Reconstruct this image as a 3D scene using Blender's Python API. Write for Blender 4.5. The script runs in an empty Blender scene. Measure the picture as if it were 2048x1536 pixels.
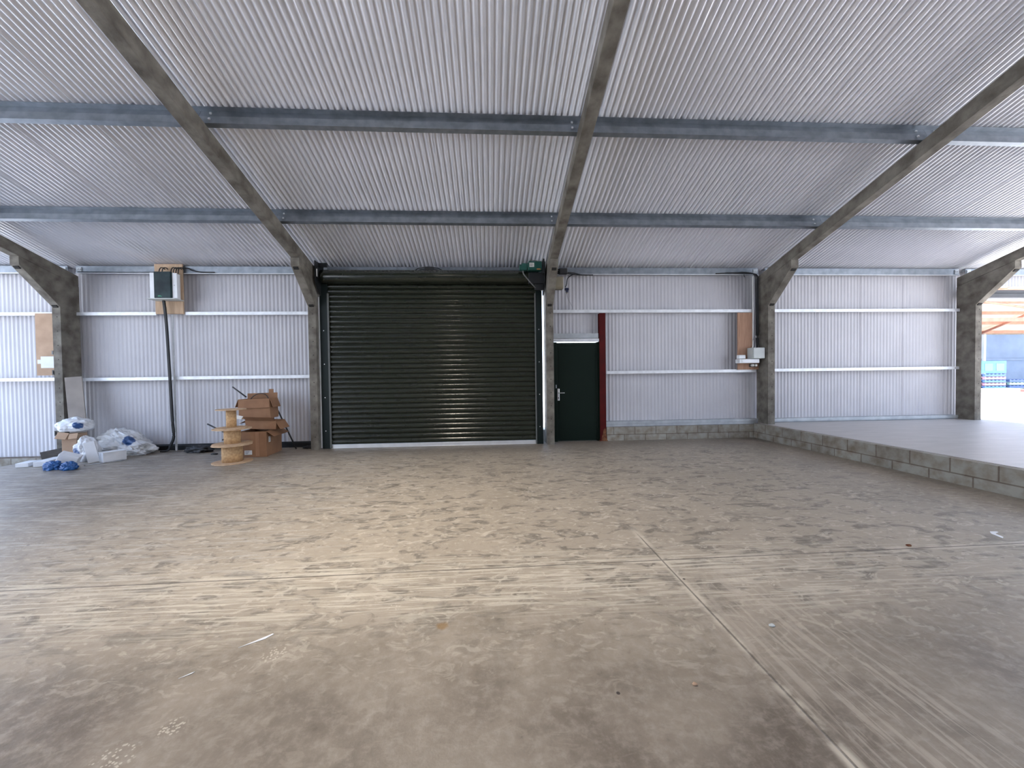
import bpy, bmesh, math, random
from mathutils import Vector, Matrix, Euler, noise

random.seed(7)
C = bpy.context.scene.collection
PI = math.pi

# ------------------------------------------------------------------ shape helpers
def NB():
    return bmesh.new()

def box(bm, x0, x1, y0, y1, z0, z1, M=None, mi=0):
    vs = [bm.verts.new(Vector(p) if M is None else M @ Vector(p)) for p in
          ((x0,y0,z0),(x1,y0,z0),(x1,y1,z0),(x0,y1,z0),(x0,y0,z1),(x1,y0,z1),(x1,y1,z1),(x0,y1,z1))]
    for f in ((0,3,2,1),(4,5,6,7),(0,1,5,4),(1,2,6,5),(2,3,7,6),(3,0,4,7)):
        bm.faces.new([vs[i] for i in f]).material_index = mi
    return vs

def rbox(bm, c, s, rot=(0,0,0), mi=0):
    M = Matrix.Translation(c) @ Euler(rot).to_matrix().to_4x4()
    return box(bm, -s[0]/2, s[0]/2, -s[1]/2, s[1]/2, -s[2]/2, s[2]/2, M, mi)

def extrude_x(bm, pts, x0, x1, closed=True, mi=0):
    """(y, z) outline carried along x"""
    a = [bm.verts.new((x0, y, z)) for y, z in pts]
    b = [bm.verts.new((x1, y, z)) for y, z in pts]
    n = len(pts)
    for i in range(n if closed else n-1):
        j = (i+1) % n
        bm.faces.new((a[i], a[j], b[j], b[i])).material_index = mi
    if closed:
        bm.faces.new(a[::-1]).material_index = mi
        bm.faces.new(b).material_index = mi

def extrude_z(bm, pts, z0, z1, M=None, mi=0):
    f = (lambda p: Vector(p)) if M is None else (lambda p: M @ Vector(p))
    a = [bm.verts.new(f((x, y, z0))) for x, y in pts]
    b = [bm.verts.new(f((x, y, z1))) for x, y in pts]
    n = len(pts)
    for i in range(n):
        j = (i+1) % n
        bm.faces.new((a[i], a[j], b[j], b[i])).material_index = mi
    bm.faces.new(a[::-1]).material_index = mi
    bm.faces.new(b).material_index = mi

def strip(bm, pts, t, x0, x1, mi=0):
    """thin folded sheet: open (y, z) line given thickness t, carried along x"""
    n = len(pts)
    off = []
    for i in range(n):
        a = Vector(pts[max(i-1,0)]); b = Vector(pts[min(i+1,n-1)])
        d = (b-a).normalized()
        off.append((pts[i][0]-d.y*t, pts[i][1]+d.x*t))
    extrude_x(bm, list(pts)+off[::-1], x0, x1, True, mi)

def smooth_path(pts, k=6):
    pts = [Vector(p) for p in pts]
    if len(pts) < 3: return pts
    out = []
    for i in range(len(pts)-1):
        p0 = pts[max(i-1,0)]; p1 = pts[i]; p2 = pts[i+1]; p3 = pts[min(i+2,len(pts)-1)]
        for j in range(k):
            t = j/k
            out.append(.5*((2*p1)+(p2-p0)*t+(2*p0-5*p1+4*p2-p3)*t*t+(3*p1-p0-3*p2+p3)*t**3))
    out.append(pts[-1])
    return out

def tube(bm, pts, r, seg=8, k=6, mi=0):
    P = smooth_path(pts, k)
    rings = []
    up = Vector((0,0,1))
    for i, p in enumerate(P):
        d = (P[min(i+1,len(P)-1)]-P[max(i-1,0)]).normalized()
        u = d.cross(up)
        if u.length < .05: u = d.cross(Vector((0,1,0)))
        u.normalize(); v = d.cross(u)
        rings.append([bm.verts.new(p+r*(math.cos(2*PI*s/seg)*u+math.sin(2*PI*s/seg)*v)) for s in range(seg)])
    for a, b in zip(rings, rings[1:]):
        for s in range(seg):
            f = bm.faces.new((a[s], a[(s+1)%seg], b[(s+1)%seg], b[s])); f.smooth = True; f.material_index = mi
    bm.faces.new(rings[0][::-1]).material_index = mi
    bm.faces.new(rings[-1]).material_index = mi

def lathe(bm, prof, c, axis='z', seg=32, mi=0, smooth=True):
    """closed (radius, height) profile turned about an axis through c"""
    rings = []
    for s in range(seg):
        a = 2*PI*s/seg; ca, sa = math.cos(a), math.sin(a)
        ring = []
        for r, h in prof:
            p = {'z': (r*ca, r*sa, h), 'x': (h, r*ca, r*sa), 'y': (r*ca, h, r*sa)}[axis]
            ring.append(bm.verts.new(Vector(c)+Vector(p)))
        rings.append(ring)
    n = len(prof)
    for s in range(seg):
        a, b = rings[s], rings[(s+1) % seg]
        for i in range(n-1):
            try:
                f = bm.faces.new((a[i], b[i], b[i+1], a[i+1])); f.smooth = smooth; f.material_index = mi
            except ValueError: pass
    bmesh.ops.remove_doubles(bm, verts=[v for r in rings for v in r], dist=1e-6)

def disc_cyl(bm, r, h, c, axis='z', seg=32, mi=0):
    lathe(bm, [(0,0),(r,0),(r,h),(0,h)], c, axis, seg, mi, False)

def link(o):
    C.objects.link(o); return o

def obj(name, bm, mats, parent=None, loc=(0,0,0), bevel=0, smooth=False):
    bmesh.ops.recalc_face_normals(bm, faces=bm.faces)
    L = Vector(loc)
    if parent is not None: L = parent.matrix_basis.translation
    bmesh.ops.translate(bm, verts=bm.verts, vec=-L)
    if smooth:
        for f in bm.faces: f.smooth = True
    me = bpy.data.meshes.new(name); bm.to_mesh(me); bm.free()
    for m in (mats if isinstance(mats, (list, tuple)) else [mats]): me.materials.append(m)
    o = link(bpy.data.objects.new(name, me))
    if parent is not None:
        o.parent = parent
    else:
        o.location = L
    if bevel:
        b = o.modifiers.new('edge', 'BEVEL'); b.width = bevel; b.segments = 2; b.limit_method = 'ANGLE'; b.angle_limit = .6
    return o

def subpart(name, bm, mats, part, thing_o, bevel=0, smooth=False):
    o = obj(name, bm, mats, thing_o, bevel=bevel, smooth=smooth)
    o.parent = part          # parts sit at their thing's own origin
    return o

def tag(o, label, cat, group=None, kind='thing'):
    o['label'] = label; o['category'] = cat; o['kind'] = kind
    if group: o['group'] = group
    return o

def thing(name, label, cat, loc, group=None):
    e = link(bpy.data.objects.new(name, None))
    e.location = loc; e.empty_display_size = .1
    return tag(e, label, cat, group)

def struct(name, bm, mats, bevel=0, smooth=False, label=None):
    o = obj(name, bm, mats, bevel=bevel, smooth=smooth)
    o['kind'] = 'structure'
    if label: o['label'] = label
    return o

# ------------------------------------------------------------------ materials
def mat(name, col, rough=.6, metal=0, spec=.5, col2=None, scale=5, detail=5, bump=0, bscale=40, stretch=(1,1,1), rr=0, contrast=(.35,.65)):
    m = bpy.data.materials.new(name); m.use_nodes = True
    nt = m.node_tree; N = nt.nodes; L = nt.links
    b = N['Principled BSDF']
    b.inputs['Base Color'].default_value = (*col, 1)
    b.inputs['Roughness'].default_value = rough
    b.inputs['Metallic'].default_value = metal
    b.inputs['Specular IOR Level'].default_value = spec
    tc = N.new('ShaderNodeTexCoord'); mp = N.new('ShaderNodeMapping')
    mp.inputs['Scale'].default_value = stretch
    L.new(tc.outputs['Object'], mp.inputs['Vector'])
    if col2 is None:
        col2 = tuple(c*.88 for c in col)
    n = N.new('ShaderNodeTexNoise'); n.inputs['Scale'].default_value = scale; n.inputs['Detail'].default_value = detail
    L.new(mp.outputs['Vector'], n.inputs['Vector'])
    r = N.new('ShaderNodeValToRGB')
    r.color_ramp.elements[0].position = contrast[0]; r.color_ramp.elements[1].position = contrast[1]
    r.color_ramp.elements[0].color = (*col2, 1); r.color_ramp.elements[1].color = (*col, 1)
    L.new(n.outputs['Fac'], r.inputs['Fac']); L.new(r.outputs['Color'], b.inputs['Base Color'])
    if rr:
        mr = N.new('ShaderNodeMapRange'); mr.inputs['To Min'].default_value = rough-rr; mr.inputs['To Max'].default_value = rough+rr
        L.new(n.outputs['Fac'], mr.inputs['Value']); L.new(mr.outputs['Result'], b.inputs['Roughness'])
    if bump:
        n2 = N.new('ShaderNodeTexNoise'); n2.inputs['Scale'].default_value = bscale; n2.inputs['Detail'].default_value = 4
        L.new(mp.outputs['Vector'], n2.inputs['Vector'])
        bp = N.new('ShaderNodeBump'); bp.inputs['Strength'].default_value = bump; bp.inputs['Distance'].default_value = .01
        L.new(n2.outputs['Fac'], bp.inputs['Height']); L.new(bp.outputs['Normal'], b.inputs['Normal'])
    return m

M_sheet = mat('white_sheet', (.50,.49,.515), .45, 0, .3, (.46,.45,.475), 1.5, 4)
M_roof = mat('roof_lining', (.80,.80,.84), .15, .24, .9, (.75,.75,.79), .7, 4)
M_galv = mat('galvanised', (.26,.285,.32), .42, .75, .5, (.19,.21,.235), 9, 6, rr=.08)
M_galvlite = mat('galvanised_light', (.66,.67,.69), .45, .30, .5, (.56,.57,.59), 9, 6)
M_galvdull = mat('galvanised_dull', (.42,.44,.46), .5, .4, .5, (.33,.35,.37), 7, 6)
M_conc = mat('cast_concrete', (.205,.186,.157), .85, 0, .3, (.085,.074,.060), 5, 9, .5, 28, rr=.05, contrast=(.33,.66))
M_hole = mat('bolt_hole_dark', (.015,.013,.011), .9)
M_shut = mat('shutter_green', (.016,.019,.012), .19, 0, .5, (.013,.016,.010), 3, 3, .10, 9, (1,1,6))
M_dgreen = mat('dark_green_paint', (.005,.011,.010), .5, 0, .25)
M_door = mat('door_green', (.004,.011,.007), .6, 0, .15)
M_black = mat('black_rubber', (.012,.012,.014), .55)
M_blacksteel = mat('black_steel', (.014,.016,.018), .45, .2)
M_steelgrey = mat('grey_painted_steel', (.10,.10,.105), .7, 0, .2)
M_ltstrip = mat('pale_seal', (.11,.115,.11), .6)
M_alu = mat('aluminium_bar', (.80,.81,.82), .33, .6)
M_red = mat('red_oxide_paint', (.075,.0035,.0035), .6, 0, .15, (.05,.003,.003), 8)
M_rust = mat('rusted_foot', (.22,.105,.05), .9, 0, .2, (.10,.03,.018), 18, 8)
M_ply = mat('plywood', (.52,.37,.25), .75, 0, .3, (.42,.29,.19), 3, 7, 0, 0, (9,9,1.2))
M_ply2 = mat('plywood_red', (.40,.235,.155), .75, 0, .3, (.31,.175,.115), 3, 7, 0, 0, (9,9,1.2))
M_chip = mat('chipboard', (.62,.41,.22), .85, 0, .2, (.46,.28,.14), 30, 6)
M_fib = mat('fibreboard_flange', (.58,.42,.28), .8, 0, .2, (.45,.31,.2), 14, 6)
M_card = mat('cardboard', (.30,.165,.095), .85, 0, .2, (.24,.13,.075), 4, 5)
M_card2 = mat('cardboard_pale', (.46,.32,.22), .85, 0, .2, (.37,.25,.17), 4, 5)
M_tape = mat('parcel_tape', (.36,.20,.12), .3, 0, .5)
M_paper = mat('paper_label', (.72,.71,.68), .7)
M_print = mat('printed_ink', (.08,.08,.085), .7)
M_white = mat('white_plastic', (.80,.81,.83), .4)
M_greybox = mat('grey_plastic_box', (.52,.54,.52), .5)
M_beige = mat('beige_box', (.25,.215,.15), .6)
M_smoke = mat('smoked_lid', (.022,.042,.046), .5, 0, .2, (.008,.016,.020), 5, 2)
M_blue = mat('blue_plastic', (.02,.12,.36), .35, 0, .5, (.010,.06,.21), 9, 5)
M_greyboard = mat('grey_board', (.36,.32,.29), .8, 0, .2, (.29,.26,.24), 3, 5)
M_dkboard = mat('dark_timber', (.10,.09,.085), .8, 0, .2, (.06,.055,.05), 5, 6, 0, 0, (1,8,8))
M_foam = mat('white_packing', (.72,.73,.76), .6, 0, .3, (.64,.65,.68), 5)
M_chrome = mat('brushed_steel', (.72,.72,.71), .3, .9)
M_motor = mat('motor_green', (.010,.075,.060), .4, .1)
M_orange = mat('orange_sticker', (.55,.22,.06), .6)
M_wire = mat('grey_cable', (.16,.16,.155), .5)
M_whitecable = mat('white_conduit', (.82,.82,.80), .4)
M_shedblue = mat('blue_cladding', (.20,.27,.38), .7, 0, .3, (.17,.23,.33), 1.2, 4)
M_shedroof = mat('shed_lining', (.82,.66,.50), .8, 0, .2, (.70,.52,.38), 1.5, 4)
M_shedsteel = mat('shed_orange_steel', (.52,.24,.16), .7, 0, .3, (.42,.18,.12), 3)
M_shedwhite = mat('shed_white_sheet', (.82,.86,.92), .5, 0, .4, (.70,.76,.84), 1, 4, 0, 0, (8,1,1))
M_yard = mat('yard_concrete', (.74,.72,.69), .9, 0, .2, (.64,.62,.59), 1.2, 8)
M_crate = mat('pale_blue_crate', (.13,.36,.42), .6, 0, .3)
M_pinkpal = mat('faded_pink_pallet', (.55,.28,.36), .8)
M_bluepal = mat('blue_pallet', (.12,.20,.42), .7)
M_greentile = mat('pale_green_bundle', (.40,.62,.55), .7)
M_redtile = mat('red_bundle', (.60,.20,.18), .7)

def bag_mat(name, spots, base=(.74,.75,.77)):
    """crumpled white sack plastic carrying printed blue patches (object space)"""
    m = mat(name, base, .28, 0, .6, tuple(c*.86 for c in base), 6, 5, .35, 14)
    nt = m.node_tree; N = nt.nodes; L = nt.links; b = N['Principled BSDF']
    b.inputs['Transmission Weight'].default_value = .12
    src = b.inputs['Base Color'].links[0].from_socket
    tc = N.new('ShaderNodeTexCoord'); nz = N.new('ShaderNodeTexNoise'); nz.inputs['Scale'].default_value = 10
    L.new(tc.outputs['Object'], nz.inputs['Vector'])
    for c, r in spots:
        d = N.new('ShaderNodeVectorMath'); d.operation = 'DISTANCE'; d.inputs[1].default_value = c
        L.new(tc.outputs['Object'], d.inputs[0])
        a = N.new('ShaderNodeMath'); a.operation = 'MULTIPLY_ADD'; a.inputs[1].default_value = .10
        L.new(nz.outputs['Fac'], a.inputs[0]); L.new(d.outputs['Value'], a.inputs[2])
        mr = N.new('ShaderNodeMapRange'); mr.inputs['From Min'].default_value = r+.04; mr.inputs['From Max'].default_value = r+.06
        mr.inputs['To Min'].default_value = 1; mr.inputs['To Max'].default_value = 0
        L.new(a.outputs[0], mr.inputs['Value'])
        mx = N.new('ShaderNodeMix'); mx.data_type = 'RGBA'
        L.new(mr.outputs['Result'], mx.inputs['Factor']); L.new(src, mx.inputs['A']); mx.inputs['B'].default_value = (.015,.07,.22,1)
        src = mx.outputs['Result']
    L.new(src, b.inputs['Base Color'])
    return m

def block_mat():
    m = bpy.data.materials.new('concrete_block'); m.use_nodes = True
    nt = m.node_tree; N = nt.nodes; L = nt.links; b = N['Principled BSDF']
    b.inputs['Roughness'].default_value = .9; b.inputs['Specular IOR Level'].default_value = .25
    tc = N.new('ShaderNodeTexCoord'); sp = N.new('ShaderNodeSeparateXYZ'); L.new(tc.outputs['Object'], sp.inputs[0])
    add = N.new('ShaderNodeMath'); add.operation = 'ADD'; L.new(sp.outputs['X'], add.inputs[0]); L.new(sp.outputs['Y'], add.inputs[1])
    cb = N.new('ShaderNodeCombineXYZ'); L.new(add.outputs[0], cb.inputs['X']); L.new(sp.outputs['Z'], cb.inputs['Y'])
    mp = N.new('ShaderNodeMapping'); mp.inputs['Location'].default_value = (.12,.075,0); L.new(cb.outputs[0], mp.inputs['Vector'])
    br = N.new('ShaderNodeTexBrick'); br.inputs['Scale'].default_value = 1
    br.inputs['Brick Width'].default_value = .45; br.inputs['Row Height'].default_value = .2
    br.inputs['Mortar Size'].default_value = .009; br.inputs['Mortar Smooth'].default_value = .3
    br.inputs['Color1'].default_value = (.36,.345,.30,1); br.inputs['Color2'].default_value = (.27,.255,.22,1); br.inputs['Mortar'].default_value = (.20,.165,.135,1)
    L.new(mp.outputs['Vector'], br.inputs['Vector'])
    n = N.new('ShaderNodeTexNoise'); n.inputs['Scale'].default_value = 7; n.inputs['Detail'].default_value = 8; L.new(tc.outputs['Object'], n.inputs['Vector'])
    mx = N.new('ShaderNodeMix'); mx.data_type = 'RGBA'; mx.blend_type = 'MULTIPLY'; mx.inputs['Factor'].default_value = .85
    rp = N.new('ShaderNodeValToRGB'); rp.color_ramp.elements[0].position = .3; rp.color_ramp.elements[1].position = .62
    rp.color_ramp.elements[0].color = (.55,.44,.36,1); rp.color_ramp.elements[1].color = (1,1,1,1)
    L.new(n.outputs['Fac'], rp.inputs['Fac']); L.new(br.outputs['Color'], mx.inputs['A']); L.new(rp.outputs['Color'], mx.inputs['B'])
    L.new(mx.outputs['Result'], b.inputs['Base Color'])
    bp = N.new('ShaderNodeBump'); bp.inputs['Strength'].default_value = .6; bp.inputs['Distance'].default_value = .01
    inv = N.new('ShaderNodeMath'); inv.operation = 'MULTIPLY_ADD'; inv.inputs[1].default_value = -1
    L.new(br.outputs['Fac'], inv.inputs[0]); L.new(n.outputs['Fac'], inv.inputs[2])
    L.new(inv.outputs[0], bp.inputs['Height']); L.new(bp.outputs['Normal'], b.inputs['Normal'])
    return m
M_block = block_mat()

def floor_mat():
    m = bpy.data.materials.new('dusty_concrete_floor'); m.use_nodes = True
    nt = m.node_tree; N = nt.nodes; L = nt.links; b = N['Principled BSDF']
    tc = N.new('ShaderNodeTexCoord'); P = tc.outputs['Object']
    sp = N.new('ShaderNodeSeparateXYZ'); L.new(P, sp.inputs[0])
    def math_(op, a, bb=None, c=None, clamp=False):
        n = N.new('ShaderNodeMath'); n.operation = op; n.use_clamp = clamp
        for i, v in enumerate((a, bb, c)):
            if v is None: continue
            if isinstance(v, (int, float)): n.inputs[i].default_value = v
            else: L.new(v, n.inputs[i])
        return n.outputs[0]
    def nz(scale, detail=6, stretch=(1,1,1), dist=0, rot=0, rough=.55, loc=(0,0,0)):
        mp = N.new('ShaderNodeMapping'); mp.inputs['Scale'].default_value = stretch; mp.inputs['Rotation'].default_value = (0,0,rot); mp.inputs['Location'].default_value = loc
        L.new(P, mp.inputs['Vector'])
        n = N.new('ShaderNodeTexNoise'); n.inputs['Scale'].default_value = scale; n.inputs['Detail'].default_value = detail
        n.inputs['Distortion'].default_value = dist; n.inputs['Roughness'].default_value = rough
        L.new(mp.outputs['Vector'], n.inputs['Vector']); return n.outputs['Fac']
    def rng(v, a, bb, lo=0, hi=1):
        n = N.new('ShaderNodeMapRange'); n.interpolation_type = 'SMOOTHSTEP'
        n.inputs['From Min'].default_value = a; n.inputs['From Max'].default_value = bb
        n.inputs['To Min'].default_value = lo; n.inputs['To Max'].default_value = hi
        L.new(v, n.inputs['Value']); return n.outputs['Result']
    def mix(f, A, B):
        n = N.new('ShaderNodeMix'); n.data_type = 'RGBA'
        for k, v in (('Factor', f), ('A', A), ('B', B)):
            if isinstance(v, tuple): n.inputs[k].default_value = (*v, 1)
            elif isinstance(v, (int, float)): n.inputs[k].default_value = v
            else: L.new(v, n.inputs[k])
        return n.outputs['Result']
    X, Y = sp.outputs['X'], sp.outputs['Y']
    warp = nz(1.3, 3)
    Xw = math_('MULTIPLY_ADD', warp, .5, X); Yw = math_('MULTIPLY_ADD', warp, .5, Y)
    big = nz(.55, 5); mid = nz(2.2, 9, rough=.62); fine = nz(16, 8, rough=.7)
    base = mix(rng(mid, .36, .66), (.125,.100,.076), (.232,.193,.153))
    base = mix(rng(big, .40, .66, 0, .55), base, (.28,.24,.192))
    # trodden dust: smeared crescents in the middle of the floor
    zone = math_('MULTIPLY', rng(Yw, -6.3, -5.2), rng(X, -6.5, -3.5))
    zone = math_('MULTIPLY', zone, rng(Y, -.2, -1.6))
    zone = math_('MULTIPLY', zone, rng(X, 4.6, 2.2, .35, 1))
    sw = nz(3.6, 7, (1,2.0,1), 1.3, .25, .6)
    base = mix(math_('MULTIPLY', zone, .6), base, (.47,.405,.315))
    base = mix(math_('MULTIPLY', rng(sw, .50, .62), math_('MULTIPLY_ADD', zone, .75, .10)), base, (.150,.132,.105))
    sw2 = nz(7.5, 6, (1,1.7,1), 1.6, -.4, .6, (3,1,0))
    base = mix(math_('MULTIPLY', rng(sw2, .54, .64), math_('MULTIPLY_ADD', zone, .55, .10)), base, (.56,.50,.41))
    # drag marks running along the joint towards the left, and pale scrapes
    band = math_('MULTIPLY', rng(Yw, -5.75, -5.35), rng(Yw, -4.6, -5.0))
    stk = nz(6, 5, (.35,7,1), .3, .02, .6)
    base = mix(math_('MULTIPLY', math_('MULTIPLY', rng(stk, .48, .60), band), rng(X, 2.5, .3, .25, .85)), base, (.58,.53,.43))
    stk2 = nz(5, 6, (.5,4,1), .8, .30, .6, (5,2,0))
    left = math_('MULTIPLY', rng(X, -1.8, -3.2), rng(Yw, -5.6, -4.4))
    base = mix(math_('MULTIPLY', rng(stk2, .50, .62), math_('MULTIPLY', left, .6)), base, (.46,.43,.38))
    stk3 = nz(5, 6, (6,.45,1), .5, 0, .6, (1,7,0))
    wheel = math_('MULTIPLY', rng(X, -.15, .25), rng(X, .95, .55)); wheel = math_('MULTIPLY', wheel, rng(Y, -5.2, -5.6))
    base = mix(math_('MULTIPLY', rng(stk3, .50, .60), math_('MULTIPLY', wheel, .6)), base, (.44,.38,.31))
    # saw-cut joints: one along the building, one across it
    wob = math_('MULTIPLY_ADD', nz(2.5, 4), .05, -.025)
    j1 = math_('ABSOLUTE', math_('ADD', math_('MULTIPLY_ADD', X, -.012, Y), 5.24)); j1 = math_('ADD', j1, wob) 
    j1 = math_('ABSOLUTE', math_('ADD', math_('MULTIPLY_ADD', X, -.010, Y), 5.24))
    j2 = math_('ABSOLUTE', math_('ADD', X, -.045))
    pale1 = math_('MULTIPLY', rng(math_('ADD', j1, wob), .05, .008), rng(nz(3,5), .42, .6))
    pale2 = math_('MULTIPLY', rng(math_('ADD', j2, wob), .045, .006), math_('MULTIPLY', rng(nz(4,5), .40, .55), rng(Y, -4.5, -4.9)))
    base = mix(math_('MULTIPLY', math_('MAXIMUM', pale1, pale2), .8), base, (.60,.54,.44))
    cut = math_('MAXIMUM', rng(j1, .010, .004), math_('MULTIPLY', rng(j2, .008, .003), rng(Y, -4.7, -4.9)))
    base = mix(math_('MULTIPLY', cut, .75), base, (.075,.062,.05))
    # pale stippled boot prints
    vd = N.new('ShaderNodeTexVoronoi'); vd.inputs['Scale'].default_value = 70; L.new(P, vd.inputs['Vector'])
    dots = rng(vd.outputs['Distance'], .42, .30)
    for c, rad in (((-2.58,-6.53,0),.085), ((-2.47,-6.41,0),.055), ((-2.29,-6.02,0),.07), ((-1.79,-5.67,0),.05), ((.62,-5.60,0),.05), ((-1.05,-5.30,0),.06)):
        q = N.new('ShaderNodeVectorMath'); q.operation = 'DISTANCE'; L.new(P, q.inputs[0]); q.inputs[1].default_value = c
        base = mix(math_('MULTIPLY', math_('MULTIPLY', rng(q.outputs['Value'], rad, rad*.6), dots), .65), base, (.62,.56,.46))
    # fine grit
    base = mix(rng(fine, .42, .72, 0, .45), base, (.40,.355,.30))
    base = mix(rng(fine, .42, .25, 0, .55), base, (.09,.075,.06))
    spk = N.new('ShaderNodeTexVoronoi'); spk.inputs['Scale'].default_value = 2.6; L.new(P, spk.inputs['Vector'])
    base = mix(rng(spk.outputs['Distance'], .030, .022), base, (.055,.045,.04))
    # damp brown spot
    dd = N.new('ShaderNodeVectorMath'); dd.operation = 'DISTANCE'; L.new(P, dd.inputs[0]); dd.inputs[1].default_value = (-1.48,-5.87,0)
    base = mix(math_('MULTIPLY', rng(math_('MULTIPLY_ADD', fine, .06, dd.outputs['Value']), .075, .05), .7), base, (.24,.135,.04))
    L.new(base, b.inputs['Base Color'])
    rg = math_('MULTIPLY_ADD', mid, .35, .24); rg = math_('ADD', rg, math_('MULTIPLY', zone, .16))
    L.new(rg, b.inputs['Roughness']); b.inputs['Specular IOR Level'].default_value = .45
    h = math_('ADD', math_('MULTIPLY', sw, math_('MULTIPLY_ADD', zone, 1.0, .25)), math_('MULTIPLY', fine, .35))
    h = math_('ADD', h, math_('MULTIPLY', mid, .6)); h = math_('SUBTRACT', h, cut)
    bp = N.new('ShaderNodeBump'); bp.inputs['Strength'].default_value = .35; bp.inputs['Distance'].default_value = .02
    L.new(h, bp.inputs['Height']); L.new(bp.outputs['Normal'], b.inputs['Normal'])
    return m
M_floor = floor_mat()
M_plat = mat('platform_concrete', (.45,.42,.40), .40, 0, .6, (.37,.345,.325), 3.2, 9, .03, 30, (.6,2.2,1), .05)

# ------------------------------------------------------------------ dimensions
BAY = 4.57
FR = [-2*BAY, -BAY, 0, BAY, 2*BAY]          # frames seen in the photograph
XL, XR = -11.0, 11.1
SL = .3147                                   # roof slope
def zu(y): return 3.1815 - SL*y              # rafter underside
def zs(y): return 3.585 - SL*y               # roof lining
YR = -9.1                                    # ridge
STEP = .309                                  # raised floor on the right
LOW = -.30                                   # lower floor beyond the leftmost frame
PX = 4.497                                   # face of the raised floor

# ------------------------------------------------------------------ corrugated sheets
PITCH, COVER = .076, .988
def corr(x, amp=.0042):
    f = (x/COVER) % 1.0
    return amp*math.cos(2*PI*x/PITCH) + .0050*f
def corr_cols(x0, x1, step=PITCH/10):
    n = max(2, int(round((x1-x0)/step)))
    xs = [x0+(x1-x0)*i/n for i in range(n+1)]
    k = math.ceil(x0/COVER+1e-6)
    while k*COVER < x1-1e-4:
        xs += [k*COVER-.0004, k*COVER+.0004]; k += 1
    return sorted(xs)

def wall_piece(bm, x0, x1, z0, z1, y=0.0):
    prev = None
    for x in corr_cols(x0, x1):
        yy = y+.013+corr(x)
        a = bm.verts.new((x, yy, z0)); c = bm.verts.new((x, yy, z1))
        if prev: bm.faces.new((prev[0], a, c, prev[1])).smooth = True
        prev = (a, c)

bm = NB()
wall_piece(bm, XL, -2*BAY, -.07, 3.60)
wall_piece(bm, -2*BAY, -4.51, .105, 3.60)
wall_piece(bm, -4.51, -.03, 3.22, 3.60)
wall_piece(bm, -.03, 1.13, 2.10, 3.60)
wall_piece(bm, 1.13, BAY, .36, 3.60)
wall_piece(bm, BAY, 2*BAY+.075, .36, 3.60)
wall_piece(bm, 2*BAY+.075, XR, 3.23, 3.60)
struct('wall_back', bm, M_sheet)

bm = NB()
for ya, yb, za, zb in ((.30, YR, zs(.30), zs(YR)), (YR, 2*YR-.30, zs(YR), zs(.30))):
    prev = None
    for x in corr_cols(XL-.1, XR+.1):
        d = -corr(x, .013)
        a = bm.verts.new((x, ya, za+d)); c = bm.verts.new((x, yb, zb+d))
        if prev: bm.faces.new((prev[0], a, c, prev[1])).smooth = True
        prev = (a, c)
struct('ceiling', bm, M_roof)

bm = NB()
wall_piece(bm, XL, XR, 0, 3.6, 2*YR)
struct('wall_front', bm, M_sheet)

# ------------------------------------------------------------------ floors and low walls
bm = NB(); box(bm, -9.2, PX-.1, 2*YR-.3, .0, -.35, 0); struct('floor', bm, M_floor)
bm = NB(); box(bm, XL-.2, -9.2, 2*YR-.3, .0, -.60, LOW); struct('floor_lower', bm, M_plat)
bm = NB(); box(bm, PX, XR+.2, 2*YR-.3, .05, -.35, STEP); struct('floor_platform', bm, M_plat)
bm = NB(); box(bm, PX-.10, PX+.002, 2*YR-.3, .05, -.30, STEP-.004); struct('wall_kerb', bm, M_block, bevel=.006)
bm = NB(); box(bm, 1.21, PX-.101, -.13, .06, -.02, .285); struct('wall_plinth', bm, M_block, bevel=.006)
bm = NB(); box(bm, XL, -9.215, -.10, .06, -.6, -.075); struct('wall_plinth_low', bm, M_block, bevel=.006)
bm = NB(); box(bm, -60, 70, .05, 80, -.4, .24); struct('ground', bm, M_yard)
bm = NB(); box(bm, -60, XL-.2, -80, .05, -.9, -.32); struct('ground_side', bm, M_yard)
bm = NB(); box(bm, XR+.2, 80, -80, .05, -.9, .24); struct('ground_side', bm, M_yard)

# base angle under the sheets of the fuse-board bay, sill rails of the other bays
bm = NB(); strip(bm, [(-.005,.0),(-.035,.0),(-.035,.085),(-.002,.11)], .004, -9.06, -4.65)
o = obj('base_angle', bm, M_blacksteel, loc=(-6.85,-.03,0)); tag(o, 'dark steel base angle along the foot of the sheeted wall behind the cable reels', 'steel angle')
def sill(name, x0, x1, z0, z1, label):
    b_ = NB(); strip(b_, [(-.006,z1),(-.13,z1),(-.13,z1-.055),(-.118,z1-.06),(-.118,z0+.012),(-.13,z0),(-.05,z0)], .003, x0, x1)
    o = obj(name, b_, M_galvdull, loc=((x0+x1)/2,-.1,z0)); tag(o, label, 'steel rail', 'galvanised sill rails')
sill('sill_channel', 1.205, 4.485, .289, .400, 'grey galvanised sill channel lying on the low block plinth beside the red post')
sill('sill_channel', 4.655, 9.06, .313, .392, 'galvanised sill channel along the raised concrete floor, right of the plywood board')

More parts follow.
